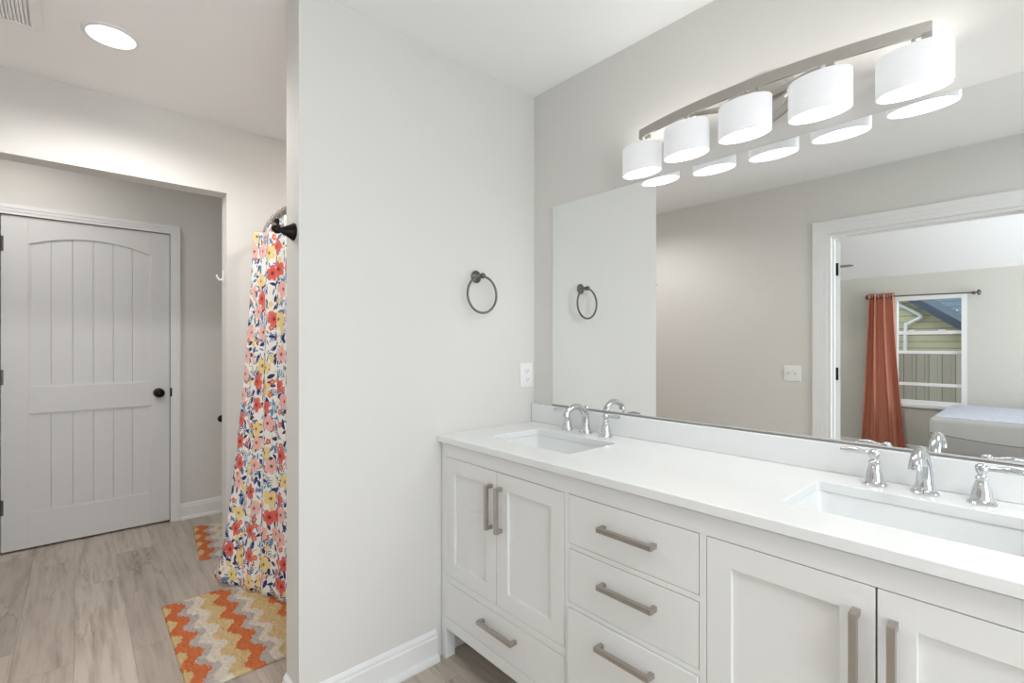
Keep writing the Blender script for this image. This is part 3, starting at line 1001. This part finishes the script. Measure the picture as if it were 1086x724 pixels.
# ------------------------------------------------------------------ ceiling fixtures on the left
cl = thing('recessed_light', (-0.752, -1.530, H - 0.001), 'lit round recessed ceiling light near the toilet room opening', 'ceiling light')
p = MB()
p.lathe([(0.074, 0), (0.088, 0), (0.088, 0.003), (0.080, 0.007), (0.074, 0.007), (0.074, 0)], (-0.752, -1.530, H - 0.0005), '-z', 40)
p.build('trim_ring', M['plastic'], cl, 40)
p = MB()
p.lathe([(0, 0.001), (0.0735, 0.001), (0.0735, 0.006), (0.06, 0.009), (0, 0.010)], (-0.752, -1.530, H - 0.0005), '-z', 40)
p.build('lens', M['led'], cl, 40, label='glowing white lens')
pl = bpy.data.lights.new('recessed_lamp', 'SPOT'); pl.energy = RECESSED_W * 4; pl.color = (1, 0.98, 0.965); pl.shadow_soft_size = 0.07; pl.spot_size = math.radians(165); pl.spot_blend = 0.6
po = bpy.data.objects.new('recessed_lamp', pl); COL.objects.link(po); po.location = (-0.752, -1.530, H - 0.013)

vt = thing('exhaust_vent', (-0.80, -1.85, H), 'white square exhaust vent grille in the ceiling corner of the frame', 'vent')
p = MB()
vx0, vx1, vy0, vy1 = -0.890, -0.590, -2.02, -1.722
p.plate([(vx0, vy0), (vx1, vy0), (vx1, vy1), (vx0, vy1)], [[(vx0 + 0.03, vy0 + 0.03), (vx1 - 0.03, vy0 + 0.03), (vx1 - 0.03, vy1 - 0.03), (vx0 + 0.03, vy1 - 0.03)]], XY, H - 0.012, H - 0.0005)
p.build('frame', M['plastic'], vt)
p = MB()
k = vy0 + 0.034
while k < vy1 - 0.034:
    p.box(vx0 + 0.029, vx1 - 0.029, k, k + 0.007, H - 0.010, H - 0.004); k += 0.010
p.box(vx0 + 0.029, vx1 - 0.029, vy0 + 0.029, vy1 - 0.029, H - 0.003, H - 0.001)
p.build('grille', M['plastic'], vt)


# ------------------------------------------------------------------ shower rod and floral curtain
def rod_y(x):
    s = (x - XA) / (XP0 - XA)
    return -0.822 - 0.092 * math.sin(PI * s)


RZ = 1.872
rd = thing('shower_rod', ((XA + XP0) / 2, -0.9, RZ), 'curved grey metal shower rod behind the end of the towel ring wall', 'curtain rod')
p = MB()
N = 40
p.tube([(XA + 0.012 + (XP0 - XA - 0.024) * i / N, rod_y(XA + 0.012 + (XP0 - XA - 0.024) * i / N), RZ) for i in range(N + 1)], 0.0125, 14)
p.build('rod', M['rodgrey'], rd, 60)
for x, ax in ((XA + 0.0005, 'x'), (XP0 - 0.0005, '-x')):
    p = MB(); p.lathe([(0, 0), (0.032, 0), (0.032, 0.006), (0.02, 0.012), (0.016, 0.03), (0, 0.03)], (x, rod_y(x), RZ), ax, 24)
    p.build('flange', M['rodgrey'], rd, 40)


def spline(pts, s):
    """pts: (s, tuple) knots, smooth interpolation"""
    for (a, pa), (b, pb) in zip(pts, pts[1:]):
        if s <= b:
            q = (s - a) / (b - a)
            q = q * q * (3 - 2 * q) * 0.5 + q * 0.5
            return Vector([u + (v - u) * q for u, v in zip(pa, pb)])
    return Vector(pts[-1][1])


topk = [(0.0, (-1.245, -0.895, 1.846)), (0.06, (-1.19, -0.918, 1.850)), (0.20, (-1.06, -0.918, 1.832)), (0.5, (-0.72, -0.925, 1.834)), (0.8, (-0.38, -0.905, 1.832)), (1.0, (-0.15, -0.85, 1.832))]
botk = [(0.0, (-1.300, -1.085, 0.075)), (0.05, (-1.255, -1.10, 0.04)), (0.11, (-1.165, -1.045, 0.026)), (0.28, (-1.0, -0.962, 0.026)), (0.5, (-0.80, -0.885, 0.026)), (0.8, (-0.40, -0.865, 0.026)), (1.0, (-0.15, -0.85, 0.026))]
NU, NV = 260, 70
P, UV = [], []
for i in range(NU + 1):
    s = i / NU
    row, ur = [], []
    for jv in range(NV + 1):
        v = jv / NV
        a, bq = spline(topk, s), spline(botk, s)
        q = v ** (1.05 + 2.2 * max(0.0, 1 - s / 0.10))
        pnt = a + (bq - a) * q
        pnt.z = a.z + (bq.z - a.z) * v
        amp = 0.015 - 0.003 * v
        ph = 2 * PI * 8 * s + 0.5 * math.sin(3 * v + 5 * s)
        pnt.y += amp * math.sin(ph) * min(1, s * 8 + 0.1) + 0.004 * math.sin(ph * 2.3 + v * 2)
        pnt.x += 0.006 * math.cos(ph) * min(1, s * 8)
        if v < 0.03: pnt.z += 0.006 * math.sin(2 * PI * 12 * s)
        row.append(pnt); ur.append((s * 1.75, v * 1.82))
    P.append(row); UV.append(ur)
p = MB().grid(P, UV)
sc_ = thing('shower_curtain', (-0.72, -0.9, 0.026), 'white shower curtain printed with coral, pink, yellow and navy flowers', 'shower curtain')
o = p.build('cloth', M['floral'], sc_, 180)
sm = o.modifiers.new('cloth', 'SOLIDIFY'); sm.thickness = 0.0012; sm.offset = 0
for i in range(12):
    s = (i + 0.5) / 12
    x = spline(topk, s).x
    p = MB(); p.torus((x, rod_y(x), RZ - 0.012), 0.027, 0.0022, 'x', 24, 8)
    p.ball((x, rod_y(x), RZ + 0.0165), 0.005, seg=10)
    p.tube([(x, rod_y(x), RZ - 0.037), (x, (rod_y(x) + spline(topk, s).y) / 2, 1.825)], 0.002, 6)
    p.build('curtain_ring', M['satin'], sc_, 60)


# ------------------------------------------------------------------ bath rugs
def bath_rug(name, origin, rot, L, Wd, label, nx=150, ny=100):
    P, UV = [], []
    lump = [[random.uniform(-1, 1) for _ in range(ny + 2)] for _ in range(nx + 2)]
    for i in range(nx + 1):
        row, ur = [], []
        for j in range(ny + 1):
            u, v = L * i / nx, Wd * j / ny
            e = min(i, nx - i, j, ny - j)
            h = 0.0125 + 0.0042 * lump[i // 2][j // 2] + random.uniform(-0.0026, 0.0026)
            if e == 0: h = 0.0015
            elif e == 1: h *= 0.75
            jx, jy = (random.uniform(-0.0022, 0.0022), random.uniform(-0.0022, 0.0022))
            row.append((u + jx, v + jy, h)); ur.append((u, v))
        P.append(row); UV.append(ur)
    m = MB().grid(P, UV)
    o = m.build(name, M['rug'], None, 180, origin=(0, 0, 0))
    sd = o.modifiers.new('pile', 'SOLIDIFY'); sd.thickness = 0.001; sd.offset = -1
    o.location = (origin[0], origin[1], 0.0005)
    o.rotation_euler = (0, 0, rot)
    return tag(o, label, 'rug', 'chevron bath rugs')


bath_rug('bath_rug', (-1.178, -1.330), 0.0, 0.775, 0.50, 'orange, tan and grey chevron bath rug under the floral shower curtain')
bath_rug('bath_rug', (-2.262, -1.040), -0.098, 0.62, 0.46, 'orange and tan chevron rug beyond the toilet room opening', 110, 80)

# ------------------------------------------------------------------ bedroom door leaf (swung open behind the wall)
d2 = thing('bedroom_door', (DX0 + 0.018, YO2 - 0.024, 0), 'white bedroom door edge with dark hinges swung open beyond the doorway', 'door')
ang = math.radians(-118)
u = Vector((math.cos(ang), math.sin(ang), 0)); nn = Vector((-u.y, u.x, 0))
hp = Vector((DX0 + 0.006, YO2 - 0.024, 0))
p = MB()
def dl(a, b, z): return tuple(hp + u * a + nn * b + Vector((0, 0, z)))
p.prism([(0.004, 0.0), (0.80, 0.0), (0.80, 0.035), (0.004, 0.035)], lambda a, b, z: dl(a, b, z), 0.012, 2.0)
for z0, z1 in ((0.22, 0.83), (1.0, 1.85)):
    p.prism([(0.11, 0.039), (0.69, 0.039), (0.69, 0.035), (0.11, 0.035)], lambda a, b, z: dl(a, b, z), z0, z1)
p.build('leaf', M['door'], d2)
for zz in (0.28, 1.045, 1.795):
    p = MB(); p.box(DX0 + 0.0165, DX0 + 0.0190, YO2 + 0.002, YO2 + 0.036, zz - 0.045, zz + 0.045)
    p.build('hinge_plate', M['bronze'], jamb, label='dark bronze hinge plate')
    p = MB(); p.lathe([(0, 0), (0.0075, 0), (0.0075, 0.09), (0, 0.09)], (DX0 + 0.024, YO2 - 0.011, zz - 0.045), 'z', 12)
    p.build('hinge', M['bronze'], d2, 40, label='dark bronze hinge')

# ------------------------------------------------------------------ bedroom curtain and rod
YC = YF2 + 0.075
p = thing('bedroom_curtain_rod', (0.68, YC, 1.80), 'thin dark curtain rod over the bedroom window', 'curtain rod')
q = MB(); q.tube([(0.215, YC, 1.808), (1.150, YC, 1.796)], 0.008, 12); q.build('rod', M['pewter'], p, 60)
for x, z in ((0.205, 1.808), (1.160, 1.796)):
    q = MB(); q.lathe([(0, 0), (0.022, 0.0), (0.030, 0.008), (0.030, 0.016), (0.018, 0.026), (0, 0.03)], (x - 0.012 if x > 0.5 else x + 0.012, YC, z), 'x' if x > 0.5 else '-x', 18)
    q.build('finial', M['pewter'], p, 50)
for x in (0.235, 1.115):
    q = MB(); q.tube([(x, YC, 1.80), (x, YF2 + 0.004, 1.80)], 0.006, 10); q.lathe([(0, 0), (0.018, 0), (0.018, 0.005), (0, 0.005)], (x, YF2 + 0.0005, 1.80), 'y', 14)
    q.build('bracket', M['pewter'], p, 50)
tk = [(0, (0.215, YC, 1.848)), (1, (0.470, YC, 1.848))]
bk = [(0, (0.150, YC + 0.04, 0.03)), (1, (0.590, YC + 0.02, 0.03))]
P = []
for i in range(121):
    s = i / 120
    row = []
    for jv in range(41):
        v = jv / 40
        a, bq = spline([(0, tk[0][1]), (1, tk[1][1])], s), spline([(0, bk[0][1]), (1, bk[1][1])], s)
        pt = a + (bq - a) * (v ** 1.6)
        pt.z = a.z + (bq.z - a.z) * v
        ph = 2 * PI * 3.6 * s + 0.9 * math.sin(2.5 * v + 3 * s)
        pt.y += (0.036 + 0.006 * v) * math.sin(ph) + (0.006 + 0.012 * v) * math.sin(2.3 * ph + 2 * v)
        pt.x += 0.012 * math.cos(ph * 1.0)
        row.append(pt)
    P.append(row)
bc = thing('bedroom_curtain', (0.37, YC, 0.03), 'rust orange curtain hanging at the left side of the bedroom window', 'curtain')
o = MB().grid(P).build('cloth', M['orange_cloth'], bc, 180)
sm = o.modifiers.new('cloth', 'SOLIDIFY'); sm.thickness = 0.002; sm.offset = 0
for i in range(8):
    s = (i + 0.5) / 9
    q = MB(); q.torus((0.222 + 0.25 * s, YC, 1.806), 0.021, 0.004, 'x', 20, 8); q.build('grommet', M['satin'], bc, 60)

# ------------------------------------------------------------------ bed
MX0, MX1, MY0, MY1, MZ0, MZ1 = 0.93, 2.95, -5.30, -4.00, 0.29, 0.615


def mattress_mat():
    t = NT('grey_knit_cover')
    x, y, z = t.xyz(t.obj())
    w = t.math('ADD', t.math('MULTIPLY', t.math('SINE', t.math('MULTIPLY', x, 3.4)), 0.035), 0.175)
    d = t.math('SUBTRACT', z, w)
    up = t.math('GREATER_THAN', d, 0.0)
    line = t.math('LESS_THAN', t.math('ABSOLUTE', d), 0.004)
    n_ = t.noise(t.obj(), 220.0)
    c = t.mix(up, lin((166, 166, 166)), lin((192, 192, 190)))
    c = t.mix(line, c, lin((110, 110, 110)))
    t.set(t.mix(t.math('MULTIPLY', n_, 0.25), c, lin((205, 205, 203))), 0.85)
    t.bump(n_, 0.3)
    return t.m


def quilt_mat():
    t = NT('quilted_white_knit')
    v = t.n('ShaderNodeTexVoronoi'); v.inputs['Scale'].default_value = 45.0
    t.l(t.obj(), v.inputs['Vector'])
    t.set(t.mix(v.outputs['Distance'], lin((190, 195, 212)), lin((216, 219, 230))), 0.8)
    t.bump(v.outputs['Distance'], 0.5, 0.004)
    return t.m


bed = thing('mattress', ((MX0 + MX1) / 2, (MY0 + MY1) / 2, MZ0), 'thick grey mattress with pale quilted top under the bedroom window', 'mattress')
p = MB(); p.box(MX0, MX1, MY0, MY1, MZ0, MZ1, 0.045, 5); p.build('body', mattress_mat(), bed, 60)
q = MB()
lo = []
for ins, z in ((0.035, MZ1 - 0.012), (0.03, MZ1 + 0.002), (0.06, MZ1 + 0.010), (0.2, MZ1 + 0.022), (0.45, MZ1 + 0.026)):
    lo.append([(a, b2, z) for a, b2 in rrect(MX0 + ins, MX1 - ins, MY0 + ins, MY1 - ins, 0.06)])
q.loft(lo, False, True); q.build('quilted_top', quilt_mat(), bed, 60, label='pale quilted top panel')
bf = thing('bed_frame', ((MX0 + MX1) / 2, (MY0 + MY1) / 2, 0), 'dark low bed frame under the grey mattress', 'bed frame')
M['darkfab'] = simple('dark_bed_fabric', (52, 50, 50), 0.8)
p = MB(); p.box(MX0 + 0.02, MX1 - 0.02, MY0 + 0.02, MY1 - 0.02, 0.14, MZ0 - 0.002, 0.01); p.build('platform', M['darkfab'], bf)
for x in (MX0 + 0.1, MX1 - 0.1):
    for y in (MY0 + 0.1, MY1 - 0.1):
        p = MB(); p.lathe([(0, 0), (0.022, 0), (0.028, 0.14), (0, 0.141)], (x, y, 0), 'z', 14); p.build('leg', M['darkfab'], bf, 40)

# ------------------------------------------------------------------ ceiling fan in the bedroom
fc = Vector((-0.36, -4.22, 2.055))
fan = thing('ceiling_fan', (fc.x, fc.y, H), 'grey ceiling fan hanging in the bedroom, one blade showing past the doorway', 'ceiling fan')
p = MB(); p.lathe([(0, 0.0005), (0.065, 0.0005), (0.06, 0.03), (0.02, 0.05), (0.012, 0.055), (0.012, 0.33), (0, 0.33)], (fc.x, fc.y, H), '-z', 20); p.build('mount', M['pewter'], fan, 40)
p = MB(); p.lathe([(0, -0.09), (0.06, -0.08), (0.10, -0.04), (0.105, 0.02), (0.07, 0.06), (0, 0.07)], tuple(fc), 'z', 28); p.build('motor', M['pewter'], fan, 40)
M['blade'] = simple('grey_fan_blade', (120, 116, 112), 0.5)
for kk in range(5):
    a = math.radians(0 + 72 * kk)
    uu = Vector((math.cos(a), math.sin(a), 0)); vv = Vector((-uu.y, uu.x, 0))
    pf = [(0.09, -0.02), (0.16, -0.055), (0.60, -0.07), (0.67, -0.05), (0.685, 0), (0.67, 0.05), (0.60, 0.07), (0.16, 0.055), (0.09, 0.02)]
    p = MB(); p.prism(pf, lambda x, y, d: tuple(fc + uu * x + vv * y + Vector((0, 0, d))), -0.004, 0.004); p.build('blade', M['blade'], fan)


# ------------------------------------------------------------------ outside the bedroom window
def siding_mat(name, rgb, h=0.11):
    t = NT(name)
    x, y, z = t.xyz(t.obj())
    f = t.math('FRACT', t.math('DIVIDE', z, h))
    line = t.math('LESS_THAN', f, 0.12)
    n_ = t.noise(t.obj(), 3.0)
    c = t.mix(n_, lin(tuple(v * 0.96 for v in rgb)), lin(rgb))
    t.set(t.mix(line, c, lin(tuple(v * 0.72 for v in rgb))), 0.7)
    t.bump(f, 0.6, 0.01)
    return t.m


g = struct(MB().box(-12, 14, -26, YF2 - 0.13, -0.35, -0.25).build('ground', simple('lawn', (112, 128, 84), 0.9, var=0.3, scale=8)))
nh = thing('neighbor_house', (-2.0, -9.6, -0.25), 'tan sided house with a dark sloping roof edge seen through the bedroom window', 'house')
sl = (1.48 - 1.98) / (0.70 - 0.047)
rz = lambda x: 1.98 + sl * (x - 0.047)
p = MB(); p.prism([(-5.0, -0.25), (1.15, -0.25), (1.15, rz(1.15)), (-2.2, rz(-2.2)), (-5.0, rz(-2.2) - 2.1)], XZ, -9.0, -14.0)
p.build('wall', siding_mat('tan_siding', (216, 206, 172)), nh)
p = MB(); p.prism([(1.35, rz(1.35) + 0.0), (1.35, rz(1.35) + 0.14), (-2.2, rz(-2.2) + 0.14), (-2.2, rz(-2.2))], XZ, -8.72, -14.2)
p.prism([(-2.2, rz(-2.2)), (-2.2, rz(-2.2) + 0.14), (-5.3, rz(-2.2) - 2.2), (-5.3, rz(-2.2) - 2.34)], XZ, -8.72, -14.2)
p.build('roof', simple('dark_shingles', (74, 82, 96), 0.85, var=0.15, scale=20), nh)
p = MB(); p.tube([(-0.15, -8.93, 1.98), (0.15, -8.92, 1.78), (0.20, -8.92, 1.70), (0.04, -8.93, 1.60), (0.0, -8.93, 1.45), (0.0, -8.93, 0.0)], 0.028, 10, 4)
p.build('downspout', M['plastic'], nh, 60, label='white downspout')
bh = thing('blue_house', (-1.0, -18, -0.25), 'blue-grey sided house farther away beyond the tan house', 'house')
p = MB(); p.prism([(-7, -0.25), (0.95, -0.25), (0.95, 5.4), (-3.0, 8.2), (-7, 5.4)], XZ, -17.0, -23); p.build('wall', siding_mat('blue_siding', (146, 160, 178), 0.16), bh)
p = MB(); p.prism([(1.25, 5.22), (-3.0, 8.25), (-7.3, 5.22), (-7.3, 5.42), (-3.0, 8.45), (1.25, 5.42)], XZ, -16.8, -23.2); p.build('roof', simple('grey_shingles', (100, 102, 108), 0.85, var=0.15, scale=20), bh)


def fence_mat():
    t = NT('weathered_fence_boards')
    x, y, z = t.xyz(t.obj())
    f = t.math('FRACT', t.math('DIVIDE', x, 0.14))
    wn = t.n('ShaderNodeTexWhiteNoise', noise_dimensions='1D'); t.l(t.math('FLOOR', t.math('DIVIDE', x, 0.14)), wn.inputs['W'])
    n_ = t.noise(t.vmul(t.obj(), (30, 30, 2)), 1.0, 3)
    c = t.mix(wn.outputs['Value'], lin((178, 164, 150)), lin((202, 188, 174)))
    c = t.mix(t.math('MULTIPLY', n_, 0.4), c, lin((156, 140, 128)))
    t.set(t.mix(t.math('LESS_THAN', f, 0.06), c, lin((120, 108, 98))), 0.9)
    return t.m


fe = thing('wooden_fence', (0.5, -7.4, -0.25), 'weathered brown board fence behind the bedroom window', 'fence')
p = MB()
xx = -5.0
while xx < 6:
    p.box(xx, xx + 0.136, -7.40, -7.38, -0.25, 1.13); xx += 0.14
p.build('boards', fence_mat(), fe)
p = MB()
for z in (0.1, 0.9): p.box(-5, 6, -7.44, -7.40, z - 0.045, z + 0.045)
p.build('rail', fence_mat(), fe)
